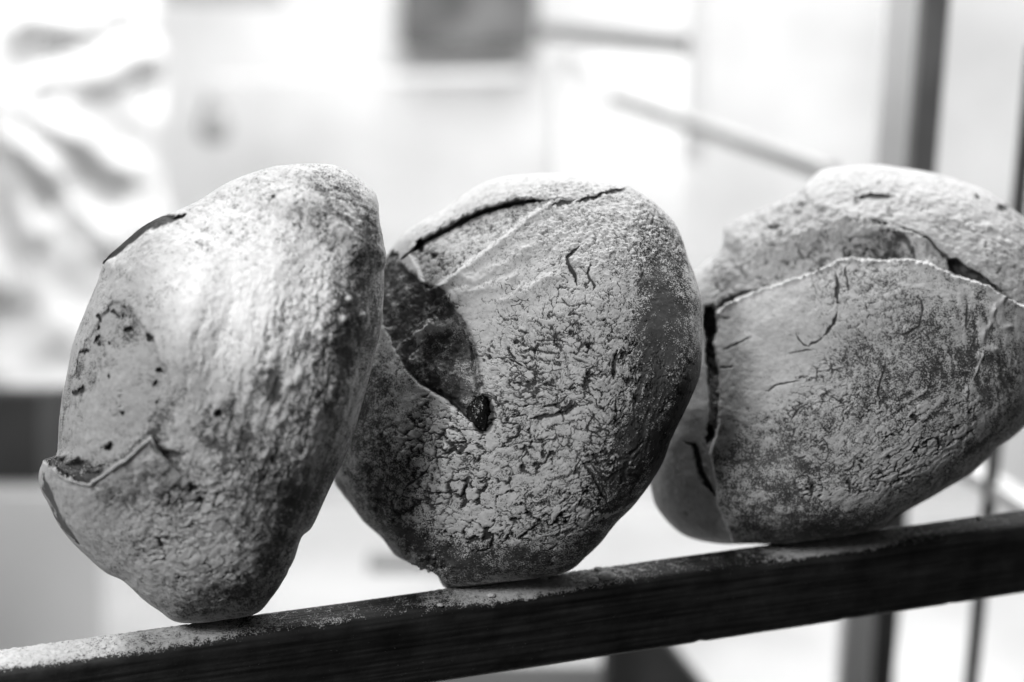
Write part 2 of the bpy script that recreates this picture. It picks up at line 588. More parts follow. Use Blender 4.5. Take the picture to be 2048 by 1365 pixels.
# ---- loaf on the left: dome towards us, flat base turned to the right
def loaf_left():
    outl = [(541, 337), (589, 330), (652, 330), (689, 341), (726, 367), (751, 391), (757, 441), (764, 480), (768, 530), (767, 597),
            (762, 656), (750, 708), (736, 765), (709, 863), (689, 918), (669, 958), (653, 992), (625, 1053), (603, 1076), (588, 1120),
            (566, 1160), (542, 1196), (510, 1228), (440, 1241), (390, 1247), (348, 1244), (317, 1223), (285, 1199), (246, 1163), (210, 1144),
            (159, 1100), (122, 1057), (97, 1009), (80, 972), (79, 944), (90, 920), (103, 916), (114, 905), (116, 885), (119, 839), (126, 790),
            (136, 738), (145, 690), (159, 652), (174, 615), (186, 586), (197, 560), (203, 541), (211, 519), (248, 485), (281, 456), (318, 436),
            (352, 425), (396, 403), (441, 374), (485, 354)]
    dz = rail_depth(430) - 0.006
    D = lambda x, y: dz + 0.00002 * (y - 1240) * 0 + 0.00004 * (x - 430) * 0
    px, py, P, n, ph = resolve(outl, (575, 770), D, 0.088, 0.030, 0.58, 0.5, NTH, NF, NB)
    f = Field(px, py, P, 3.1)
    x, y, wx, wy = f.x, f.y, f.wx, f.wy
    f.flour += 0.05
    # flat ridge and folds running down the dome
    f.h += 0.006 * blob(x, y, 640, 420, 120, 60, 20) - 0.005 * blob(x, y, 610, 560, 60, 150, 15)
    f.h += 0.0045 * blob(x, y, 540, 620, 45, 200, 12) - 0.0035 * blob(x, y, 440, 700, 30, 150, 10)
    f.h += 0.0035 * blob(x, y, 390, 640, 28, 140, 14)
    f.h += 0.0026 * f.n20 + 0.0010 * f.n60 + 0.0004 * f.n200
    # torn, smooth crumb on the lower left
    torn = [(196, 640), (232, 600), (262, 616), (290, 655), (318, 690), (338, 740), (350, 800), (352, 850), (330, 885), (300, 878), (250, 918),
            (190, 960), (120, 945), (118, 880), (126, 800), (150, 720)]
    sd = psdf(x + 0.6 * (wx - x), y + 0.6 * (wy - y), torn)
    m_torn = sstep(-5, 5, sd)
    f.v -= 0.0052 * sstep(-3, 9, sd) * (1 - 0.5 * sstep(20, 90, sd))
    f.flour = f.flour * (1 - m_torn) + m_torn * (0.72 + 0.35 * f.n20)
    # powder blanket on the upper half
    f.add(470, 540, 180, 180, 0, 0.18)
    # bare crust, and shade painted into the unlit top
    f.add(700, 620, 55, 125, 8, -0.62)
    f.add(665, 770, 55, 120, 12, -0.36)
    f.add(660, 375, 90, 40, 12, -0.26)  # top outside the sun patch, its shade painted as thinner flour
    f.h += 0.004 * np.exp(-(pdist(wx, wy, [(520, 400), (600, 420), (680, 470), (755, 520)])[0] / 26) ** 2)
    f.h += sstep(700, 400, y) * (0.0008 * np.abs(f.n60) + 0.0010 * np.abs(f.n200))
    f.add(480, 860, 90, 120, 0, -0.2)
    f.add(655, 440, 55, 26, 15, -0.32)
    f.add(735, 480, 20, 70, -10, -0.25)
    f.add(545, 775, 18, 40, 5, -0.75)
    f.add(600, 690, 20, 70, 12, -0.25)
    f.add(490, 930, 130, 90, 0, -0.24)
    f.add(560, 1010, 90, 60, -35, -0.40)
    f.add(330, 960, 60, 80, 30, -0.22)
    f.add(640, 960, 30, 120, 22, -0.22)
    f.add(470, 1195, 120, 38, -8, -0.45)
    f.add(540, 1130, 50, 60, 20, -0.40)
    f.add(260, 1060, 60, 50, 40, -0.12)
    f.add(410, 1020, 26, 90, 6, 0.25)
    f.add(360, 1110, 90, 40, 15, 0.22)
    f.add(180, 1040, 30, 90, -40, 0.1)
    f.tone *= 1 + 0.7 * blob(x, y, 640, 900, 130, 200, 20)
    # base rim: pale strip along the right edge
    rim, t = pdist(x, y, [(768, 560), (762, 656), (736, 765), (709, 863), (669, 958), (625, 1053), (590, 1120)])
    strip = np.exp(-(rim / 13) ** 2)
    f.flour = f.flour * (1 - strip) + 0.52 * strip
    f.h -= 0.0022 * np.exp(-((rim - 20) / 6) ** 2)
    # cracked plates
    bm = sstep(0.25, 0.7, blob(x, y, 575, 780, 75, 260, 14) + 0.9 * f.n20)
    f.cracks(bm, 17, 75, 2.4, 0.16, 0.0014, 0.0016, 1, -0.05, 0.8)
    f.h += 0.0013 * bm * np.abs(f.n60) + 0.0009 * bm * f.n200
    f.cracks(sstep(0.1, 0.7, blob(x, y, 400, 1080, 130, 110, 0)), 17, -8, 2.4, 0.30, 0.0018, 0.0008, 2, 0.1)
    f.streak(sstep(0.2, 0.8, blob(x, y, 520, 760, 190, 240, 0)), -78, 85, 19, 0.0026, 0.38, 1)
    f.streak(sstep(0.2, 0.8, blob(x, y, 560, 440, 240, 110, 0)), 28, 60, 12, 0.0016, 0.30, 2)
    f.streak(sstep(0.2, 0.8, blob(x, y, 380, 1020, 240, 190, 0)), -50, 30, 22, 0.0012, 0.40, 3)
    f.cracks(sstep(0.3, 0.7, blob(x, y, 560, 480, 190, 110, 20)), 11, 25, 1.9, 0.12, 0.0008, 0.0009, 3, 0.0, 0.6)
    f.web = 0.30 + 0.6 * sstep(0.1, 0.6, blob(x, y, 440, 1060, 200, 160, 0)) + 0.3 * sstep(0.1, 0.6, blob(x, y, 600, 800, 90, 200, 10))
    # lumps of flour
    for cx, cy, r, a in ((583, 770, 11, .0045), (600, 752, 13, .0035), (553, 822, 9, .003), (555, 845, 9, .003), (697, 598, 6, .002), (683, 640, 6, .002), (440, 800, 8, .002), (722, 630, 6, .002)):
        k = blob(x, y, cx, cy, r, r * 1.25)
        f.h += a * k; f.flour += 0.9 * k
    # dark gash on the upper left shoulder
    f.gash([(207, 528), (222, 512), (262, 478), (292, 455), (330, 441), (372, 431)], 9, 0.009, 1.0, 0.25, True)
    f.tone *= 1 - 0.5 * np.exp(-(pdist(x, y, [(207, 528), (262, 478), (300, 450)])[0] / 9) ** 2)
    # small holes in the crumb
    for cx, cy, r in ((257, 662, 6), (222, 896, 9), (205, 632, 5), (197, 650, 4), (195, 678, 7), (200, 690, 4), (185, 685, 3), (216, 690, 4), (157, 783, 7), (322, 743, 6),
                      (308, 765, 5), (316, 808, 4), (300, 672, 6), (245, 627, 5), (230, 628, 4), (440, 825, 7), (252, 830, 4), (167, 705, 4), (219, 752, 4), (540, 380, 3), (553, 412, 4)):
        f.pit(cx, cy, r, 0.0035 * r / 6)
    # ear: flap of crust under a dark pocket
    flap = [(86, 925), (104, 938), (126, 956), (158, 966), (176, 970), (210, 945), (250, 920), (285, 888), (301, 872), (318, 900), (345, 935), (400, 975), (460, 1010), (420, 1120),
            (330, 1190), (150, 1110), (60, 990)]
    sf = psdf(x + 0.2 * (wx - x), y + 0.2 * (wy - y), flap)
    edge, te = pdist(x, y, [(92, 922), (126, 956), (158, 966), (176, 970), (210, 945), (250, 920), (285, 888), (301, 872), (322, 905)])
    near = np.exp(-(edge / 75) ** 2)
    f.v += 0.015 * sstep(-2.0, 2.5, sf) * near
    pocket = psdf(x + 1.1 * (wx - x), y + 1.1 * (wy - y), [(88, 917), (112, 912), (140, 919), (168, 924), (196, 930), (196, 950), (176, 968), (158, 963), (126, 952), (102, 934)])
    kp = sstep(-4, 9, pocket)
    f.v -= 0.010 * kp
    f.h += kp * (0.004 * f.n60 + 0.002 * f.n200)
    f.flour = f.flour * (1 - kp) + kp * (0.22 + 0.8 * f.n60)
    f.tone *= 1 + 0.5 * kp
    lip = np.exp(-((sf - 2) / 3.0) ** 2) * np.exp(-(edge / 8) ** 2)
    f.flour += 0.5 * lip  # lit edge of the flap painted in as whiter flour
    f.v += 0.004 * lip
    f.flour -= 0.35 * np.exp(-((sf + 8) / 6) ** 2) * np.exp(-(edge / 16) ** 2)  # painted shade: crease above the lip darkened in flour and tone
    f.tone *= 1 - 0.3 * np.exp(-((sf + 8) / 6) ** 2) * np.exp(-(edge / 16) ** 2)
    f.gash([(300, 882), (322, 905), (350, 912), (372, 908)], 7, 0.003, 0.75, 0.6)  # dark fold that paints in the shading at the flap's drop
    # dark torn edge down the lower left rim
    f.gash([(84, 948), (92, 985), (112, 1020), (136, 1058), (158, 1088)], 7, 0.003, 0.9, 0.5)
    keep = sstep(4, 40, rim)
    f.h *= 0.15 + 0.85 * keep
    ear = sf > 0
    near_e = (edge < 110) & ear & (y > 900)
    crumbm = (sd > 0) & ~(sf > 0)
    root, V = finish_loaf("bread_loaf", "leftmost loaf, seen edge-on with a sunlit dusty shoulder and a torn lower flap",
                          P, n, f.h, f.v, f.out(), [("torn_crumb", crumbm, MAT_CRUMB), ("crust_flap", near_e, MAT_BREAD)], unp(430, 1240, dz))


# ---- loaf in the middle
def loaf_middle():
    outl = [(983, 361), (1031, 351), (1124, 348), (1198, 361), (1254, 374), (1298, 398), (1339, 435), (1358, 466), (1376, 517), (1393, 561),
            (1404, 609), (1405, 672), (1400, 747), (1384, 790), (1360, 839), (1341, 881), (1325, 927), (1295, 976), (1265, 1014), (1234, 1045),
            (1204, 1083), (1173, 1113), (1139, 1141), (1080, 1155), (1000, 1166), (930, 1175), (890, 1175), (872, 1146), (830, 1127), (796, 1113), (783, 1102),
            (762, 1075), (728, 1045), (705, 1014), (682, 984), (668, 960), (662, 900), (668, 820), (690, 720), (722, 620), (750, 560), (771, 515), (783, 497),
            (808, 468), (845, 442), (890, 416), (938, 383)]
    db = rail_depth(1010) - 0.006
    D = lambda x, y: db - 0.00010 * (x - 1010) - 0.000075 * (y - 1160)
    px, py, P, n, ph = resolve(outl, (1120, 790), D, 0.085, 0.05, 0.62, 0.6, NTH, NF, NB)
    f = Field(px, py, P, 9.7)
    x, y, wx, wy = f.x, f.y, f.wx, f.wy
    f.flour += 0.06
    f.h += 0.0022 * f.n20 + 0.0007 * f.n60 + 0.00028 * f.n200
    f.h += 0.004 * blob(x, y, 1150, 600, 130, 110, 0) - 0.004 * blob(x, y, 1270, 700, 40, 170, 5) + 0.004 * blob(x, y, 1360, 740, 30, 120, 8)
    # bare and thinly dusted crust, some shade painted in as thinner flour
    f.add(1325, 620, 62, 140, -8, -0.62)
    f.add(1300, 790, 55, 130, 8, -0.52)
    f.add(735, 830, 80, 230, -5, -0.34)  # paints the left loaf's shade into the flour here
    f.add(880, 1120, 120, 40, 10, -0.35)
    tx = sstep(0.2, 0.7, blob(x, y, 1190, 450, 210, 110, 10))
    f.h += tx * (0.0020 * np.abs(f.n60) + 0.0020 * np.abs(f.n200))
    f.add(1060, 560, 190, 80, -25, 0.1)
    f.add(1262, 900, 45, 90, 25, -0.36)
    f.add(1366, 800, 26, 95, 24, -0.70)
    f.add(1330, 905, 20, 90, 28, -0.75)
    f.add(1240, 1010, 90, 45, -42, -0.34)
    f.add(1190, 940, 110, 60, -25, -0.26)
    f.add(1050, 1120, 190, 45, -7, -0.5)  # underside shade put into the flour cover
    f.add(800, 1060, 90, 50, 38, -0.30)
    f.add(745, 900, 55, 110, -15, -0.20)  # more painted shade on the lower left
    f.add(1230, 460, 90, 60, 20, -0.10)
    f.add(1330, 480, 30, 70, -25, -0.2)
    f.add(1180, 820, 60, 60, 0, -0.08)
    f.add(1345, 880, 18, 40, 20, 0.25)
    f.add(1300, 1000, 25, 60, 40, 0.15)
    f.add(1110, 710, 150, 150, 0, 0.28)
    f.add(950, 930, 130, 110, 20, 0.15)
    f.tone *= 1 - 0.65 * blob(x, y, 1350, 860, 30, 110, 27)
    f.tone *= 1 + 0.3 * blob(x, y, 1310, 640, 70, 150)
    # plates and cracks in the powder
    m1 = sstep(0.15, 0.55, blob(x, y, 1130, 740, 190, 110, 0))
    f.cracks(m1, 36, 8, 2.1, 0.15, 0.0018, 0.0008, 1, 0.15)
    f.cracks(m1, 19, 4, 1.8, 0.15, 0.0009, 0.0006, 11, -0.1, 0.9)
    f.cracks(sstep(0.1, 0.5, blob(x, y, 1080, 830, 260, 260, 0)), 24, 12, 2.2, 0.17, 0.0010, 0.0005, 13, 0.0, 0.95)
    f.cracks(sstep(0.2, 0.6, blob(x, y, 1190, 590, 120, 90, 0)), 30, 20, 1.0, 0.085, 0.0013, 0.0013, 2, 0.0)
    m2 = sstep(0.15, 0.5, blob(x, y, 950, 960, 200, 130, 8))
    f.cracks(m2, 30, 20, 1.3, 0.26, 0.0022, 0.0012, 3, 0.15)
    f.cracks(m2, 14, 15, 1.4, 0.24, 0.0012, 0.0008, 12, -0.05, 0.9)
    f.cracks(sstep(0.2, 0.6, blob(x, y, 1150, 960, 150, 80, -20)), 12, -18, 3.2, 0.22, 0.0010, 0.0006, 4, 0.0)
    f.cracks(sstep(0.15, 0.6, blob(x, y, 1200, 450, 190, 90, 12)), 13, 35, 1.3, 0.22, 0.0014, 0.0016, 5, 0.0, 0.7)
    f.cracks(sstep(0.15, 0.6, blob(x, y, 1235, 700, 45, 160, 0)), 15, 75, 1.7, 0.25, 0.0015, 0.0012, 6, 0.15)
    f.cracks(sstep(0.2, 0.6, blob(x, y, 1040, 650, 200, 240, 0)), 9, 10, 1.5, 0.13, 0.0006, 0.0004, 7, -0.1, 0.55)
    f.streak(sstep(0.2, 0.7, blob(x, y, 1180, 980, 150, 110, -20)), -18, 95, 9, 0.0009, 0.65, 4)
    f.streak(sstep(0.2, 0.7, blob(x, y, 1290, 840, 80, 170, 15)), -72, 80, 10, 0.0009, 0.55, 5)
    f.streak(sstep(0.2, 0.8, blob(x, y, 900, 960, 230, 190, 0)), 20, 22, 14, 0.0008, 0.45, 6)
    f.web = 0.25 + 0.8 * sstep(0.1, 0.6, blob(x, y, 1070, 850, 270, 250, 0))
    # single cracks
    for pts, w, d in (([(1158, 498), (1136, 522), (1146, 550), (1158, 578)], 5, .004), ([(1183, 535), (1177, 554), (1191, 576), (1187, 588)], 2.8, .003),
                      ([(1045, 703), (1070, 699), (1095, 707), (1122, 709)], 2.8, .002), ([(1073, 683), (1100, 684), (1134, 687)], 2.2, .002),
                      ([(1145, 717), (1160, 722), (1175, 728)], 2.5, .002), ([(1010, 716), (1030, 724), (1050, 735)], 2.2, .002), ([(1036, 661), (1058, 670)], 2.2, .0015),
                      ([(1060, 838), (1085, 832), (1110, 830), (1135, 822), (1150, 808)], 5, .003), ([(1086, 815), (1115, 808), (1138, 793)], 3, .002),
                      ([(1160, 922), (1180, 945), (1198, 975), (1222, 1014)], 3.5, .003), ([(1175, 925), (1200, 950), (1225, 968)], 2.5, .0015),
                      ([(1128, 598), (1138, 615), (1150, 618)], 2, .0015), ([(1290, 540), (1282, 560), (1272, 575)], 2.6, .002), ([(930, 980), (935, 960), (925, 990), (915, 995)], 4, .003),
                      ([(785, 1000), (790, 1020), (805, 1035)], 3.5, .003), ([(855, 930), (845, 945), (812, 975)], 3, .003), ([(1235, 700), (1228, 735), (1226, 760)], 6, .002),
                      ([(1020, 888), (1060, 884), (1110, 880)], 2, .0012), ([(1230, 790), (1232, 830), (1228, 860)], 2, .001)):
        f.gash(pts, w, d, 1.0, 0.45)
    # rear crust, slash and terrace
    S1 = [(800, 520), (820, 508), (842, 487), (870, 468), (898, 453), (930, 437), (957, 424), (1016, 409), (1060, 405), (1100, 402), (1172, 404), (1217, 388), (1256, 375), (1330, 330)]
    R2 = [(880, 578), (898, 565), (942, 531), (994, 494), (1031, 465), (1076, 428), (1120, 405)]
    up = psdf(x, y, S1 + [(1330, 250), (600, 250), (700, 560)])
    f.v += 0.002 * sstep(-4, 4, up)
    ku = sstep(-6, 2, up)
    f.crack *= 1 - ku
    f.flour = f.flour * (1 - ku) + 0.95 * ku
    f.gash([(805, 516), (842, 488), (898, 455), (957, 426), (1016, 411), (1060, 406), (1100, 403)], 7, 0.014, 1.0, 0.15)
    f.gash([(1150, 410), (1172, 405), (1217, 388), (1256, 376)], 5, 0.006, 0.9, 0.5)
    f.gash([(1105, 418), (1125, 412), (1150, 402)], 4, 0.004, 0.9, 0.5)
    f.pit(842, 490, 12, 0.006); f.pit(873, 515, 6, 0.004); f.pit(784, 514, 7, 0.006, 1.6)
    terr = psdf(x + 0.25 * (wx - x), y + 0.25 * (wy - y), S1[1:11] + R2[::-1] + [(850, 580)])
    f.v -= 0.0055 * sstep(-2, 8, terr) * sstep(0, 60, 1180 - x)
    f.flour = f.flour - 0.22 * sstep(0, 10, terr) * (0.7 + f.n60)
    m_t = sstep(0, 10, terr)
    f.cracks(m_t, 16, -38, 2.6, 0.16, 0.0014, 0.0012, 9, 0.0, 0.7)
    lip, t2 = pdist(x, y, R2)
    f.h += 0.0022 * np.exp(-(lip / 9) ** 2)
    f.flour += 0.25 * np.exp(-(lip / 9) ** 2)
    for pts in ([(905, 600), (945, 585), (985, 575), (1030, 560)], [(940, 560), (1000, 535), (1060, 500)], [(1010, 600), (1060, 585), (1110, 560)]):
        d, t = pdist(wx, wy, pts)
        f.h += 0.0018 * np.exp(-(d / 10) ** 2); f.flour += 0.12 * np.exp(-(d / 10) ** 2)
    # the torn pocket facing the left loaf
    gouge = [(770, 515), (800, 522), (835, 560), (870, 573), (886, 580), (912, 617), (930, 645), (942, 661), (954, 691), (961, 739), (972, 776), (985, 806), (975, 845), (940, 842),
             (914, 818), (884, 798), (838, 768), (811, 741), (784, 693), (765, 640), (748, 585), (740, 560)]
    sg = psdf(x + 0.38 * (wx - x), y + 0.38 * (wy - y), gouge)
    kg = sstep(-2, 3.5, sg)
    right = sstep(-40, 40, (x - 880) + 0.25 * (y - 650))
    f.v -= 0.008 * kg * (0.45 + 0.55 * right)
    f.v -= 0.006 * np.exp(-((sg - 6) / 6) ** 2) * right
    f.flour = f.flour * (1 - kg) + kg * (0.32 + 0.8 * np.clip(f.n60, -.3, .6))
    f.h += kg * (0.0045 * f.n60 + 0.0032 * f.n200)
    f.crack *= (1 - 0.7 * kg)
    f.add(850, 680, 14, 45, -25, 0.3)
    f.add(893, 640, 14, 20, -25, 0.3)
    f.tone *= 1 + 0.2 * kg
    # ragged crumb at the bottom left
    f.h += 0.004 * blob(x, y, 850, 1125, 45, 20, 20) * (0.5 + 2.5 * f.n200)
    f.flour += 0.4 * blob(x, y, 850, 1128, 60, 16, 20)
    # hole of the raisin
    f.v -= 0.009 * sstep(1.25, 0.8, np.hypot((x - 967) / 21, (y - 831) / 34))
    f.crack = np.maximum(f.crack, sstep(1.25, 0.95, np.hypot((x - 967) / 21, (y - 831) / 34)))
    root, V = finish_loaf("bread_loaf", "middle loaf with cracked flour, a dark torn pocket and one embedded raisin",
                          P, n, f.h, f.v, f.out(), [("torn_crumb", sg > 0.5, MAT_CRUMB)], unp(1010, 1160, db))
    # the raisin itself
    k = np.argmin((f.x - 967) ** 2 + (f.y - 831) ** 2 + (np.arange(P.shape[0])[:, None] > NF) * 1e6)
    p0 = V[k]; nn = n.reshape(-1, 3)[k]
    tt = np.linspace(0.05, math.pi - 0.05, 28); pp = np.linspace(0, 2 * math.pi, 40, endpoint=False)
    T, Q = np.meshgrid(tt, pp, indexing='ij')
    L = np.stack([np.sin(T) * np.cos(Q), np.cos(T), np.sin(T) * np.sin(Q)], -1)
    wr = 1 + 0.28 * fbm(L.reshape(-1, 3) + 4.2, 2.6, 3).reshape(T.shape)
    L = L * wr[..., None] * np.array([0.0078, 0.0124, 0.0056])
    ux = np.array([1, 0, 0.12]); uy = np.cross(nn, ux); uy /= np.linalg.norm(uy); ux = np.cross(uy, nn)
    if uy[2] < 0: uy = -uy
    W = p0 + nn * 0.0088 + L[..., :1] * ux + L[..., 1:2] * uy + L[..., 2:] * nn
    o = mesh_np("raisin", W.reshape(-1, 3), faces_grid(28, 40), MAT_RAISIN, root, tuple(unp(1010, 1160, db)))
    o["label"] = "black shiny wrinkled raisin"


def raisin_material():
    m = bpy.data.materials.new("raisin_skin")
    nt, N, L = nodes_of(m)
    b = N["Principled BSDF"]
    b.inputs["Base Color"].default_value = (0.008, 0.008, 0.008, 1)
    b.inputs["Roughness"].default_value = 0.22
    b.inputs["Specular IOR Level"].default_value = 0.6
    tc = N.new("ShaderNodeTexCoord")
    nz = N.new("ShaderNodeTexNoise"); nz.inputs["Scale"].default_value = 420
    L.new(tc.outputs["Object"], nz.inputs["Vector"])
    bp = N.new("ShaderNodeBump"); bp.inputs["Distance"].default_value = 0.0012
    L.new(nz.outputs["Fac"], bp.inputs["Height"]); L.new(bp.outputs["Normal"], b.inputs["Normal"])
    return m


MAT_RAISIN = raisin_material()


# ---- loaf on the right
def loaf_right():
    outl = [(1660, 337), (1716, 331), (1760, 331), (1808, 337), (1864, 346), (1919, 363), (1975, 385), (2030, 422), (2075, 470), (2108, 545),
            (2118, 640), (2108, 740), (2080, 820), (2048, 855), (2023, 877), (1993, 897), (1971, 921), (1938, 951), (1901, 973), (1864, 995),
            (1830, 1014), (1793, 1037), (1764, 1058), (1700, 1071), (1640, 1080), (1560, 1089), (1512, 1087), (1438, 1088), (1382, 1076), (1342, 1051), (1312, 1014), (1301, 977),
            (1294, 930), (1294, 870), (1300, 800), (1312, 720), (1330, 640), (1360, 575), (1405, 530), (1440, 500), (1449, 474), (1452, 455), (1468, 445), (1497, 430),
            (1530, 416), (1568, 399), (1600, 380), (1622, 358), (1638, 344)]
    db = rail_depth(1640) - 0.006
    D = lambda x, y: db + 0.012 - 0.00008 * (x - 1640) - 0.00010 * (y - 1075) - 0.012 * blob(x, y, 1660, 1075, 160, 120)
    px, py, P, n, ph = resolve(outl, (1740, 740), D, 0.100, 0.05, 0.60, 0.6, NTH, NF, NB)
    f = Field(px, py, P, 23.4)
    x, y, wx, wy = f.x, f.y, f.wx, f.wy
    f.h += 0.0022 * f.n20 + 0.0007 * f.n60 + 0.00028 * f.n200
    flap = [(1432, 628), (1446, 614), (1480, 597), (1527, 576), (1580, 560), (1630, 543), (1660, 531), (1678, 519), (1695, 515), (1725, 519), (1753, 521), (1790, 518), (1827, 522),
            (1858, 530), (1882, 540), (1919, 557), (1945, 563), (1975, 575), (2026, 607), (2140, 640), (2160, 900), (1950, 1060), (1640, 1140), (1480, 1120), (1436, 1010), (1432, 960), (1420, 905),
            (1428, 880), (1439, 850), (1441, 800), (1438, 737), (1427, 690), (1430, 660)]
    sf = psdf(x + 0.10 * (wx - x), y + 0.10 * (wy - y), flap)
    edge, te = pdist(x, y, flap[:20])
    edL, tl = pdist(x, y, [(1436, 1005), (1430, 950), (1420, 905), (1439, 850), (1438, 737), (1430, 660), (1432, 628)])
    m_f = sstep(-2, 2, sf)
    # recess behind the flap
    lift = np.exp(-(np.minimum(edge, edL) / 150) ** 2)
    f.v += 0.010 * m_f * lift
    f.v -= 0.010 * (1 - m_f) * np.exp(-(np.minimum(edge, edL) / 70) ** 2)
    # flour
    f.flour += 0.02
    f.flour += m_f * (0.28 * blob(x, y, 1560, 680, 140, 120) - 0.34 * blob(x, y, 1830, 690, 130, 150, 0) - 0.16 * blob(x, y, 1700, 800, 90, 90)
                      - 0.42 * blob(x, y, 1530, 970, 120, 110) - 0.45 * blob(x, y, 1690, 1050, 170, 40, -8) - 0.36 * blob(x, y, 1985, 760, 70, 130, 10)
                      + 0.20 * blob(x, y, 1850, 915, 110, 40, -32) + 0.10 * blob(x, y, 1770, 640, 40, 50) - 0.30 * blob(wx, wy, 1905, 930, 120, 16, -38)
                      - 0.25 * blob(wx, wy, 1690, 700, 22, 40, 20) - 0.2 * blob(wx, wy, 1640, 830, 60, 30, 0))
    rear = psdf(x, y, [(1600, 400), (1690, 440), (1765, 452), (1835, 478), (1892, 512), (1960, 555), (2030, 605), (2200, 640), (2200, 300), (1600, 300)])
    f.v += 0.003 * sstep(-5, 16, rear) * (1 - m_f)
    f.flour += (1 - m_f) * (0.14 + 0.30 * f.n60 - 0.28 * blob(wx, wy, 1760, 500, 60, 24) - 0.22 * blob(wx, wy, 1620, 500, 60, 30, -20) - 0.35 * blob(wx, wy, 2020, 480, 50, 50) - 0.2 * blob(wx, wy, 1960, 540, 50, 30))
    f.tone *= 1 + 0.5 * m_f * (blob(x, y, 1985, 760, 80, 150) + blob(x, y, 1530, 970, 130, 110))
    # back lobe seen low on the left: smooth and pale
    lobe = blob(x, y, 1370, 1000, 75, 110)
    f.flour = f.flour + 0.04 * lobe * (1 - m_f)
    f.tone *= 1 + 0.6 * lobe * (1 - m_f)
    f.streak(lobe * (1 - m_f), 60, 60, 24, 0.0015, 0.6, 10)
    # rough rags in the recess
    rag = (1 - m_f) * sstep(1400, 1470, x) * sstep(680, 600, y)
    rag = rag * (1 - 0.75 * sstep(-10, 20, rear))
    f.h += rag * (0.0030 * f.n60 + 0.0022 * f.n200)
    f.flour += 0.15 * sstep(-5, 25, rear) * (1 - m_f)
    f.cracks(rag, 26, -28, 2.4, 0.20, 0.0026, 0.0022, 3, 0.0, 0.75)
    d, t = pdist(wx, wy, [(1540, 500), (1620, 470), (1700, 455), (1770, 460), (1840, 480)])
    f.h += rag * 0.006 * np.exp(-(d / 22) ** 2)
    # cavity under the rear crust
    cav = psdf(x + 1.2 * (wx - x), y + 1.2 * (wy - y), [(1690, 515), (1700, 480), (1745, 470), (1775, 468), (1805, 485), (1823, 500), (1830, 522), (1790, 520), (1755, 522)])
    kc = sstep(-3, 6, cav)
    f.v -= 0.005 * kc
    f.flour -= 0.14 * kc
    f.h += kc * 0.004 * f.n60
    f.gash([(1775, 466), (1790, 473), (1808, 485), (1823, 502), (1830, 520)], 5, 0.008, 0.9, 0.6)
    f.gash([(1800, 455), (1835, 476), (1865, 490), (1892, 512), (1930, 545), (1960, 555)], 4, 0.006, 0.9, 0.7)
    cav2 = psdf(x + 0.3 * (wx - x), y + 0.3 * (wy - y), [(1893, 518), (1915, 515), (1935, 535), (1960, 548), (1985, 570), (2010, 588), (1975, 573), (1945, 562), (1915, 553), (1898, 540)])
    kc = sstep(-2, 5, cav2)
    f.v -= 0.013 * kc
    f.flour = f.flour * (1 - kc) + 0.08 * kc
    f.gash([(1975, 570), (2000, 590), (2022, 602)], 4, 0.004, 1.0, 0.3)
    f.gash([(1708, 396), (1745, 395), (1790, 388)], 5, 0.005, 1.0, 0.4)
    f.gash([(1538, 462), (1552, 456), (1565, 450)], 5, 0.005, 1.0, 0.4)
    f.gash([(1585, 413), (1600, 410), (1614, 407)], 4, 0.004, 0.9, 0.4)
    f.pit(1955, 393, 5, .003); f.pit(2008, 414, 7, .003, 1.8); f.pit(1758, 452, 8, .004, 1.6)
    # dark joint left of the flap
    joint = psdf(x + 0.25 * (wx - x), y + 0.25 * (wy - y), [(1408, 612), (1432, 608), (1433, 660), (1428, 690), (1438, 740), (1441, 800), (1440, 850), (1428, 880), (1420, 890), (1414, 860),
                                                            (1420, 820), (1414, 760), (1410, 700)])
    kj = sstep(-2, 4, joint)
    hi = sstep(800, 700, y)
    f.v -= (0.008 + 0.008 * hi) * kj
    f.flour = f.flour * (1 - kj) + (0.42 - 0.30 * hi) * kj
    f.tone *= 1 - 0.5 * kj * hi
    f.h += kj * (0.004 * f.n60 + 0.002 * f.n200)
    f.gash([(1428, 622), (1450, 604), (1480, 590), (1512, 579)], 5, 0.006, 1.0, 0.3)
    f.gash([(1372, 884), (1390, 890), (1396, 915), (1402, 945), (1416, 970), (1430, 990)], 6, 0.010, 0.95, 0.2)
    f.gash([(1418, 850), (1422, 868), (1414, 888)], 8, 0.010, 1.0, 0.2)
    f.web = 0.15 + 0.7 * m_f * sstep(0.1, 0.6, blob(x, y, 1760, 860, 230, 170, -20)) + 0.2 * m_f
    # bright lip: rim highlight painted on as extra flour
    lip = np.exp(-((sf - 3) / 3.5) ** 2) * np.exp(-(edge / 9) ** 2)
    f.flour += 0.35 * lip
    f.h += 0.0012 * lip * (1 + 2 * f.n200)
    # cracks on the flap
    f.crack *= 1 - 0.0 * m_f
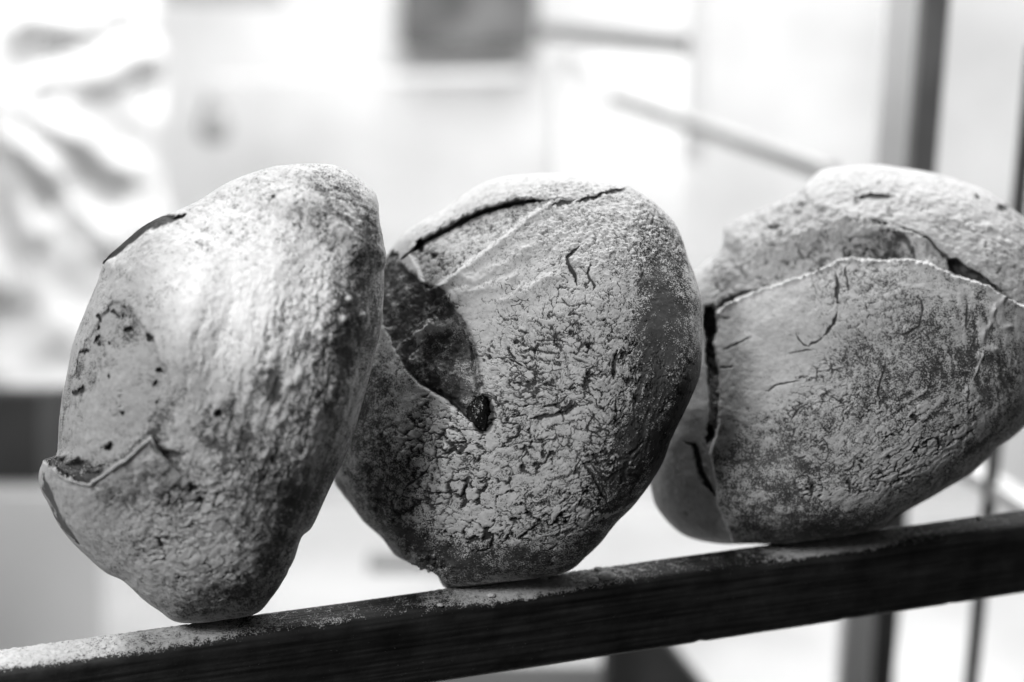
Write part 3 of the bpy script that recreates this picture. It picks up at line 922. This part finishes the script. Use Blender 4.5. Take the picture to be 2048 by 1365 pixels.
    for pts, w, dd in (([(1672, 545), (1674, 570), (1675, 608)], 4, .003), ([(1674, 624), (1668, 648), (1648, 672)], 3.5, .003), ([(1648, 672), (1632, 684), (1616, 693)], 2.2, .002),
                       ([(1590, 667), (1600, 682), (1618, 694)], 1.8, .001), ([(1570, 708), (1600, 702), (1628, 700)], 1.6, .001), ([(1692, 530), (1694, 560), (1696, 590)], 2.2, .0015),
                       ([(1838, 590), (1847, 620), (1838, 650), (1818, 668), (1780, 668)], 2.6, .0015), ([(1772, 715), (1770, 740), (1757, 765), (1755, 790), (1762, 808)], 2.6, .002),
                       ([(1440, 700), (1470, 690), (1505, 675)], 2.5, .001), ([(1528, 782), (1550, 772), (1580, 765), (1600, 760)], 2.4, .0015), ([(1580, 845), (1590, 830), (1600, 815), (1622, 802)], 2, .001),
                       ([(1432, 635), (1460, 634)], 2.4, .001), ([(1437, 738), (1470, 733)], 2.4, .001), ([(1585, 912), (1600, 918), (1616, 910)], 3, .002), ([(1660, 790), (1680, 805), (1690, 815)], 2, .001),
                       ([(1690, 968), (1698, 960), (1700, 985)], 3, .002), ([(1932, 600), (1933, 640), (1930, 670)], 2.2, .001)):
        f.gash(pts, w, dd, 1.0, 0.4)
    f.cracks(m_f * sstep(0.15, 0.6, blob(x, y, 1840, 900, 140, 70, -32)), 17, -38, 2.2, 0.27, 0.0020, 0.0014, 1, 0.1)
    f.cracks(m_f * sstep(0.2, 0.6, blob(x, y, 1700, 810, 150, 110, -20)), 13, -35, 2.0, 0.20, 0.0011, 0.0006, 2, 0.0, 0.9)
    f.cracks(m_f * sstep(0.2, 0.6, blob(x, y, 1720, 600, 130, 90, 0)), 15, 70, 1.4, 0.12, 0.0008, 0.0004, 4, 0.0, 0.8)
    f.cracks(m_f * sstep(0.2, 0.6, blob(x, y, 1690, 960, 110, 50, -15)), 12, -10, 1.8, 0.28, 0.0014, 0.0010, 5, 0.0)
    f.streak(m_f * sstep(0.2, 0.8, blob(x, y, 1800, 890, 200, 120, -30)), -36, 75, 10, 0.0010, 0.55, 7)
    f.streak(m_f * sstep(0.2, 0.8, blob(x, y, 1560, 940, 170, 150, 0)), 10, 60, 22, 0.0008, 0.35, 8)
    f.streak(m_f * sstep(0.2, 0.8, blob(x, y, 1960, 720, 90, 170, 0)), 80, 90, 12, 0.0010, 0.45, 9)
    # flour crumbs in a line on the right
    for cx, cy, rx, ry, a in ((2003, 602, 5, 8, 20), (1985, 625, 4, 9, 10), (1978, 652, 4, 9, 15), (1966, 672, 6, 15, 10), (1955, 712, 5, 8, 0), (1962, 715, 3, 8, 20), (1952, 740, 3, 15, 20),
                              (2015, 655, 10, 5, -10), (1985, 700, 12, 8, 0), (1975, 455, 11, 9, 0), (1848, 492, 9, 7, 0), (1932, 785, 3, 12, 5), (1930, 820, 3, 10, 0)):
        k = blob(x, y, cx, cy, rx, ry, a)
        f.h += 0.0020 * k; f.flour += 0.7 * k
    ring = np.abs(np.hypot((x - 1608) / 19, (y - 968) / 14) - 1)
    f.h += 0.0012 * blob(x, y, 1608, 968, 18, 13) - 0.0012 * np.exp(-(ring / 0.16) ** 2)
    f.flour += 0.22 * blob(x, y, 1608, 968, 17, 12) - 0.2 * np.exp(-(ring / 0.2) ** 2)
    finish_loaf("bread_loaf", "rightmost loaf cut by the picture edge, its big crust flap lifted over a ragged tear",
                P, n, f.h, f.v, f.out(), [("crust_flap", sf > 0, MAT_BREAD), ("torn_crumb", (rag > 0.3), MAT_CRUMB)], unp(1640, 1075, db))


loaf_left()
loaf_middle()
loaf_right()


# ------------------------------------------------------------------ loose flour crumbs on the rail
def crumb(px, dist, r, seed, label):
    s = np.linspace(s_left, s_right, 800)
    X, Y, Z = proj(R0 + s[:, None] * RD + RN * dist)
    p = R0 + RD * float(np.interp(px, X, s)) + RN * dist
    tt = np.linspace(0.05, math.pi - 0.05, 18); pp = np.linspace(0, 2 * math.pi, 26, endpoint=False)
    T, Q = np.meshgrid(tt, pp, indexing='ij')
    L = np.stack([np.sin(T) * np.cos(Q), np.sin(T) * np.sin(Q), np.cos(T)], -1)
    wr = 1 + 0.5 * fbm(L.reshape(-1, 3) + seed, 1.7, 3).reshape(T.shape)
    W = p + np.array([0, 0, r * 0.45]) + L * wr[..., None] * np.array([r * 1.35, r * 1.1, r * 0.5])
    o = mesh_np("flour_crumb", W.reshape(-1, 3), faces_grid(18, 26)[:, ::-1], MAT_FLOUR, None, tuple(p))
    tag(o, label, "crumb", "loose flour crumbs on the rail")


MAT_FLOUR = plain("loose_flour", 0.82, 0.95, 0.2, 500, 0.1)
crumb(1212, 0.024, 0.0046, 1.3, "largest lump of flour on the rail, between middle and right loaf")
crumb(1186, 0.026, 0.0030, 5.3, "flour crumb touching the lower left of the largest lump on the rail")
crumb(1196, 0.009, 0.0022, 8.3, "small flour crumb just behind the largest lump on the rail")
crumb(1958, 0.010, 0.0022, 2.3, "lone white flour crumb on the rail near the right picture edge")
crumb(982, 0.027, 0.0022, 3.3, "flour crumb on the rail's front arris below the middle loaf's raisin")
crumb(1088, 0.012, 0.0020, 4.3, "round flour crumb on the rail close under the middle loaf")
crumb(880, 0.030, 0.0016, 6.3, "tiny flour speck on the rail left of the middle loaf's foot")

# ------------------------------------------------------------------ background, far out of focus
M_WALL = plain("white_wall_paint", 0.76, 0.9, 0.15, 2.4)
M_PALE = plain("pale_grey_board", 0.72, 0.8, 0.10, 2.0)
M_GREY = plain("mid_grey_cloth", 0.36, 0.9, 0.12, 3.0)
M_DARK = plain("dark_grey_panel", 0.11, 0.7, 0.6, 7.0)
M_STEEL = plain("dark_steel", 0.15, 0.45, 0.25, 12.0)
M_LEAF = plain("pale_leaf", 0.78, 0.5, 0.12, 8.0)
M_BOARD = plain("grey_board", 0.60, 0.8, 0.10, 2.0)
M_STEELD = plain("dark_box_paint", 0.036, 0.7, 0.3, 7.0)
M_SILL = plain("grey_sill", 0.31, 0.7, 0.1, 4.0)
M_FRAME = plain("light_wood_frame", 0.80, 0.6, 0.12, 5.0)


def prism(name, corners, thick, mat, parent=None, origin=(0, 0, 0)):
    """a solid board: its front face corners are given, its body goes away from the camera"""
    c = np.array(corners, float)
    nrm = np.cross(c[1] - c[0], c[2] - c[0]); nrm /= np.linalg.norm(nrm)
    if np.dot(nrm, c.mean(0) - CAM) < 0:
        nrm = -nrm
    k = len(c)
    V = np.vstack([c, c + nrm * thick])
    me = bpy.data.meshes.new(name)
    faces = [list(range(k)), list(range(2 * k - 1, k - 1, -1))] + [[i, i + k, (i + 1) % k + k, (i + 1) % k] for i in range(k)]
    me.from_pydata([tuple(v - np.array(origin)) for v in V], [], faces)
    me.update(); me.materials.append(mat)
    o = bpy.data.objects.new(name, me); COL.objects.link(o)
    if parent: o.parent = parent
    else: o.location = origin
    bv = o.modifiers.new("bevel", 'BEVEL'); bv.width = min(0.004, thick * 0.2); bv.segments = 2
    return o


def quad(x0, y0, x1, y1, d):
    return [unp(x0, y0, d), unp(x1, y0, d), unp(x1, y1, d), unp(x0, y1, d)]


def bar(name, a, b, w, t, mat, parent, origin):
    """a square bar between two points"""
    a = np.array(a, float); b = np.array(b, float)
    d = b - a; d /= np.linalg.norm(d)
    ref = np.array([0, 0, 1.0]) if abs(d[2]) < 0.8 else np.array([1.0, 0, 0])
    u = np.cross(d, ref); u /= np.linalg.norm(u)
    v = np.cross(d, u)
    V = []
    for p in (a, b):
        for sx, sy in ((-1, -1), (1, -1), (1, 1), (-1, 1)):
            V.append(p + u * sx * w / 2 + v * sy * t / 2 - np.array(origin))
    me = bpy.data.meshes.new(name)
    me.from_pydata([tuple(q) for q in V], [], [(3, 2, 1, 0), (4, 5, 6, 7), (0, 1, 5, 4), (1, 2, 6, 5), (2, 3, 7, 6), (3, 0, 4, 7)])
    me.update(); me.materials.append(mat)
    o = bpy.data.objects.new(name, me); COL.objects.link(o)
    if parent: o.parent = parent
    else: o.location = origin
    bv = o.modifiers.new("bevel", 'BEVEL'); bv.width = 0.002; bv.segments = 2
    return o


# rear wall and floor
def sheet(name, pts, mat):
    me = bpy.data.meshes.new(name)
    me.from_pydata([tuple(p) for p in pts], [], [(0, 1, 2, 3)]); me.update(); me.materials.append(mat)
    o = bpy.data.objects.new(name, me); COL.objects.link(o)
    tag(o, kind="structure")
    return o


sheet("rear_wall", [(-5, 5.0, -0.6), (5, 5.0, -0.6), (5, 5.0, 3.6), (-5, 5.0, 3.6)], M_WALL)
sheet("floor", [(-5, 1.3, -0.6), (5, 1.3, -0.6), (5, 5.0, -0.6), (-5, 5.0, -0.6)], M_WALL)


def board(name, label, cat, x0, y0, x1, y1, d, mat, thick=0.05):
    b = quad(x0, y0, x1, y1, d)
    o = prism(name, b, thick, mat, None, tuple(b[3]))
    tag(o, label, cat)
    return o


board("dark_box", "dark blurred box at the left edge, beside the left loaf", "box", -300, 782, 80, 968, 2.5, M_STEELD, 0.25)
board("pale_board", "pale grey blurred board below the dark box at far left", "board", -300, 985, 205, 1500, 3.0, M_BOARD, 0.03)
board("dark_picture", "dark blurred rectangular panel at the top centre of the wall", "panel", 800, -60, 1075, 92, 4.74, M_DARK, 0.03)
board("pale_cabinet", "pale grey blurred cabinet side behind the middle loaf's top right", "cabinet", 1110, 110, 1372, 620, 3.2, M_PALE, 0.3)
cr = [unp(a, b, 1.75) for a, b in ((1215, 1270), (1325, 1270), (1400, 1365), (1560, 1560), (1560, 1750), (1215, 1750))]
tag(prism("dark_crate", cr, 0.12, M_DARK, None, tuple(cr[-1])), "dark blurred crate with a slanting side, below the rail at bottom centre", "crate")
board("grey_crate", "mid-grey blurred crate under the rail left of the dark crate", "crate", 860, 1330, 1210, 1700, 1.9, M_GREY, 0.12)


for nm, lb, a, b, w, m_ in (("pale_beam", "faint grey beam crossing the white wall above the left loaf", (420, 165), (1040, 150), 0.02, M_PALE),
                            ("grey_beam", "short grey blurred beam at the very top left of centre", (330, -12), (560, -8), 0.05, M_GREY)):
    A_, B_ = unp(*a, 4.0), unp(*b, 4.0)
    tag(bar(nm, A_, B_, 0.05, w, m_, None, tuple(A_)), lb, "board")

# small dark knob and blurred bowl near the top left
def lathe(name, prof, centre, mat, label, cat):
    n = 32
    V = []
    for r, z in prof:
        for k in range(n):
            a = 2 * math.pi * k / n
            V.append((r * math.cos(a), r * math.sin(a), z))
    F = [(i * n + k, i * n + (k + 1) % n, (i + 1) * n + (k + 1) % n, (i + 1) * n + k) for i in range(len(prof) - 1) for k in range(n)]
    F += [tuple(range(n - 1, -1, -1)), tuple((len(prof) - 1) * n + k for k in range(n))]
    me = bpy.data.meshes.new(name); me.from_pydata(V, [], F); me.update(); me.materials.append(mat)
    for p in me.polygons: p.use_smooth = True
    o = bpy.data.objects.new(name, me); COL.objects.link(o); o.location = centre
    tag(o, label, cat)


lathe("small_jug", [(0.02, 0), (0.035, 0.01), (0.042, 0.04), (0.032, 0.075), (0.018, 0.1), (0.024, 0.12)], tuple(unp(430, 285, 3.6)), M_GREY, "small grey blurred jug above the left loaf", "jug")
board("grey_ledge", "thin grey blurred ledge seen low between left and middle loaf", "ledge", 735, 1112, 960, 1146, 2.6, M_GREY, 0.1)


# crumpled pale cloth with bright folds at the upper left
def cloth():
    nx, ny = 150, 210
    gx, gy = np.meshgrid(np.linspace(0, 1, nx), np.linspace(-260, 775, ny))
    edge = np.interp(gy, [-260, 0, 60, 130, 220, 300, 380, 480, 775], [300, 318, 326, 336, 328, 318, 332, 362, 400])
    X = -320 + (edge + 320) * gx
    q = np.stack([X / 300, gy / 300, np.zeros_like(X)], -1).reshape(-1, 3)
    wob = fbm(q, 2.0, 3).reshape(X.shape)
    d = 3.3 + 0.04 * wob
    folds = [([(-60, 185), (60, 225), (160, 275), (250, 340)], 24, .16), ([(-60, 200), (10, 320), (70, 455)], 36, .17), ([(-40, 210), (90, 330), (228, 488)], 30, .15),
             ([(-80, 190), (90, 165), (200, 140), (290, 112)], 38, .15), ([(-60, 150), (60, 50), (230, 30)], 44, .15), ([(-60, 130), (20, 10), (60, -160)], 56, .16),
             ([(-90, 220), (-30, 330), (-40, 560)], 45, .15), ([(300, -200), (322, 40)], 30, .06), ([(-60, 210), (40, 290), (120, 340)], 30, .13), ([(180, 520), (260, 640), (300, 760)], 40, .04)]
    for pts, w, a in folds:
        dist, t = pdist(X + 30 * wob, gy + 20 * wob, pts)
        d = d - 0.42 * a * np.exp(-(dist / w) ** 2) * (0.75 + 0.25 * t)
    top = unp(X, gy, d); back = unp(X, gy, d + 0.012)
    n = nx * ny
    idx = np.arange(n).reshape(ny, nx)
    a, b, c, e = idx[:-1, :-1], idx[:-1, 1:], idx[1:, 1:], idx[1:, :-1]
    F = np.stack([a, b, c, e], -1).reshape(-1, 4)
    ring = np.concatenate([idx[0, :], idx[1:, -1], idx[-1, -2::-1], idx[-2:0:-1, 0]])
    r2 = np.roll(ring, -1)
    side = np.stack([ring, ring + n, r2 + n, r2], -1)
    V = np.vstack([top.reshape(-1, 3), back.reshape(-1, 3)])
    org = tuple(unp(0, 775, 3.3))
    o = mesh_np("draped_cloth", V, np.vstack([F[:, ::-1], F + n, side]), M_CLOTH, None, org)
    tag(o, "pale crumpled cloth with bright radiating folds hanging at the upper left", "cloth")


M_CLOTH = plain("pale_linen", 0.62, 0.95, 0.10, 8.0, 0.1)
cloth()


# ------------------------------------------------------------------ window frame that runs towards us on the right
def win_pt(px, y):
    """a point of the window's upright plane: the plane holds column 1395 at 2.6 m and column 1840 at 1.65 m"""
    inv = np.interp(px, [1000, 1395, 1840, 2300], [1 / 2.6 - (1 / 1.65 - 1 / 2.6) * 395 / 445, 1 / 2.6, 1 / 1.65, 1 / 1.65 + (1 / 1.65 - 1 / 2.6) * 460 / 445])
    return unp(px, y, 1 / inv)


def upright(px, py, d, z0, z1):
    p = unp(px, py, d)
    return (p[0], p[1], z0), (p[0], p[1], z1)


wo = tuple(win_pt(1600, 900))
win = empty("window_frame", wo)
tag(win, "pale blurred window frame with crossbars behind the right loaf", "window")
p, q = upright(1800, 165, 1.70, 0.2, 2.2); bar("post", p, q, 0.030, 0.05, M_FRAME, win, wo)
p, q = upright(1396, 100, 2.6, 1.04, 2.6); bar("mullion", p, q, 0.026, 0.03, M_PALE, win, wo)
bar("crossbar", unp(1090, 62, 3.3), unp(1395, 92, 2.6), 0.03, 0.035, M_SILL, win, wo)
bar("sill", unp(1230, 195, 3.0), unp(1660, 345, 1.95), 0.03, 0.022, M_SILL, win, wo)
bar("sill_edge", unp(1500, 298, 2.3), unp(1660, 352, 1.93), 0.02, 0.012, M_GREY, win, wo)
bar("lower_rail", unp(1880, 905, 1.75), unp(2160, 1080, 1.45), 0.03, 0.02, M_FRAME, win, wo)

p, q = upright(1855, 165, 1.62, 0.2, 2.2)
po = bar("steel_post", p, q, 0.025, 0.03, M_STEEL, None, p)
tag(po, "thick dark steel post rising behind the right loaf", "post")
p, q = upright(2048, 300, 1.5, 0.2, 1.34)
po = bar("steel_post", p, q, 0.012, 0.014, M_STEEL, None, p)
tag(po, "thin dark steel post at the right picture edge, seen again below the rail", "post")
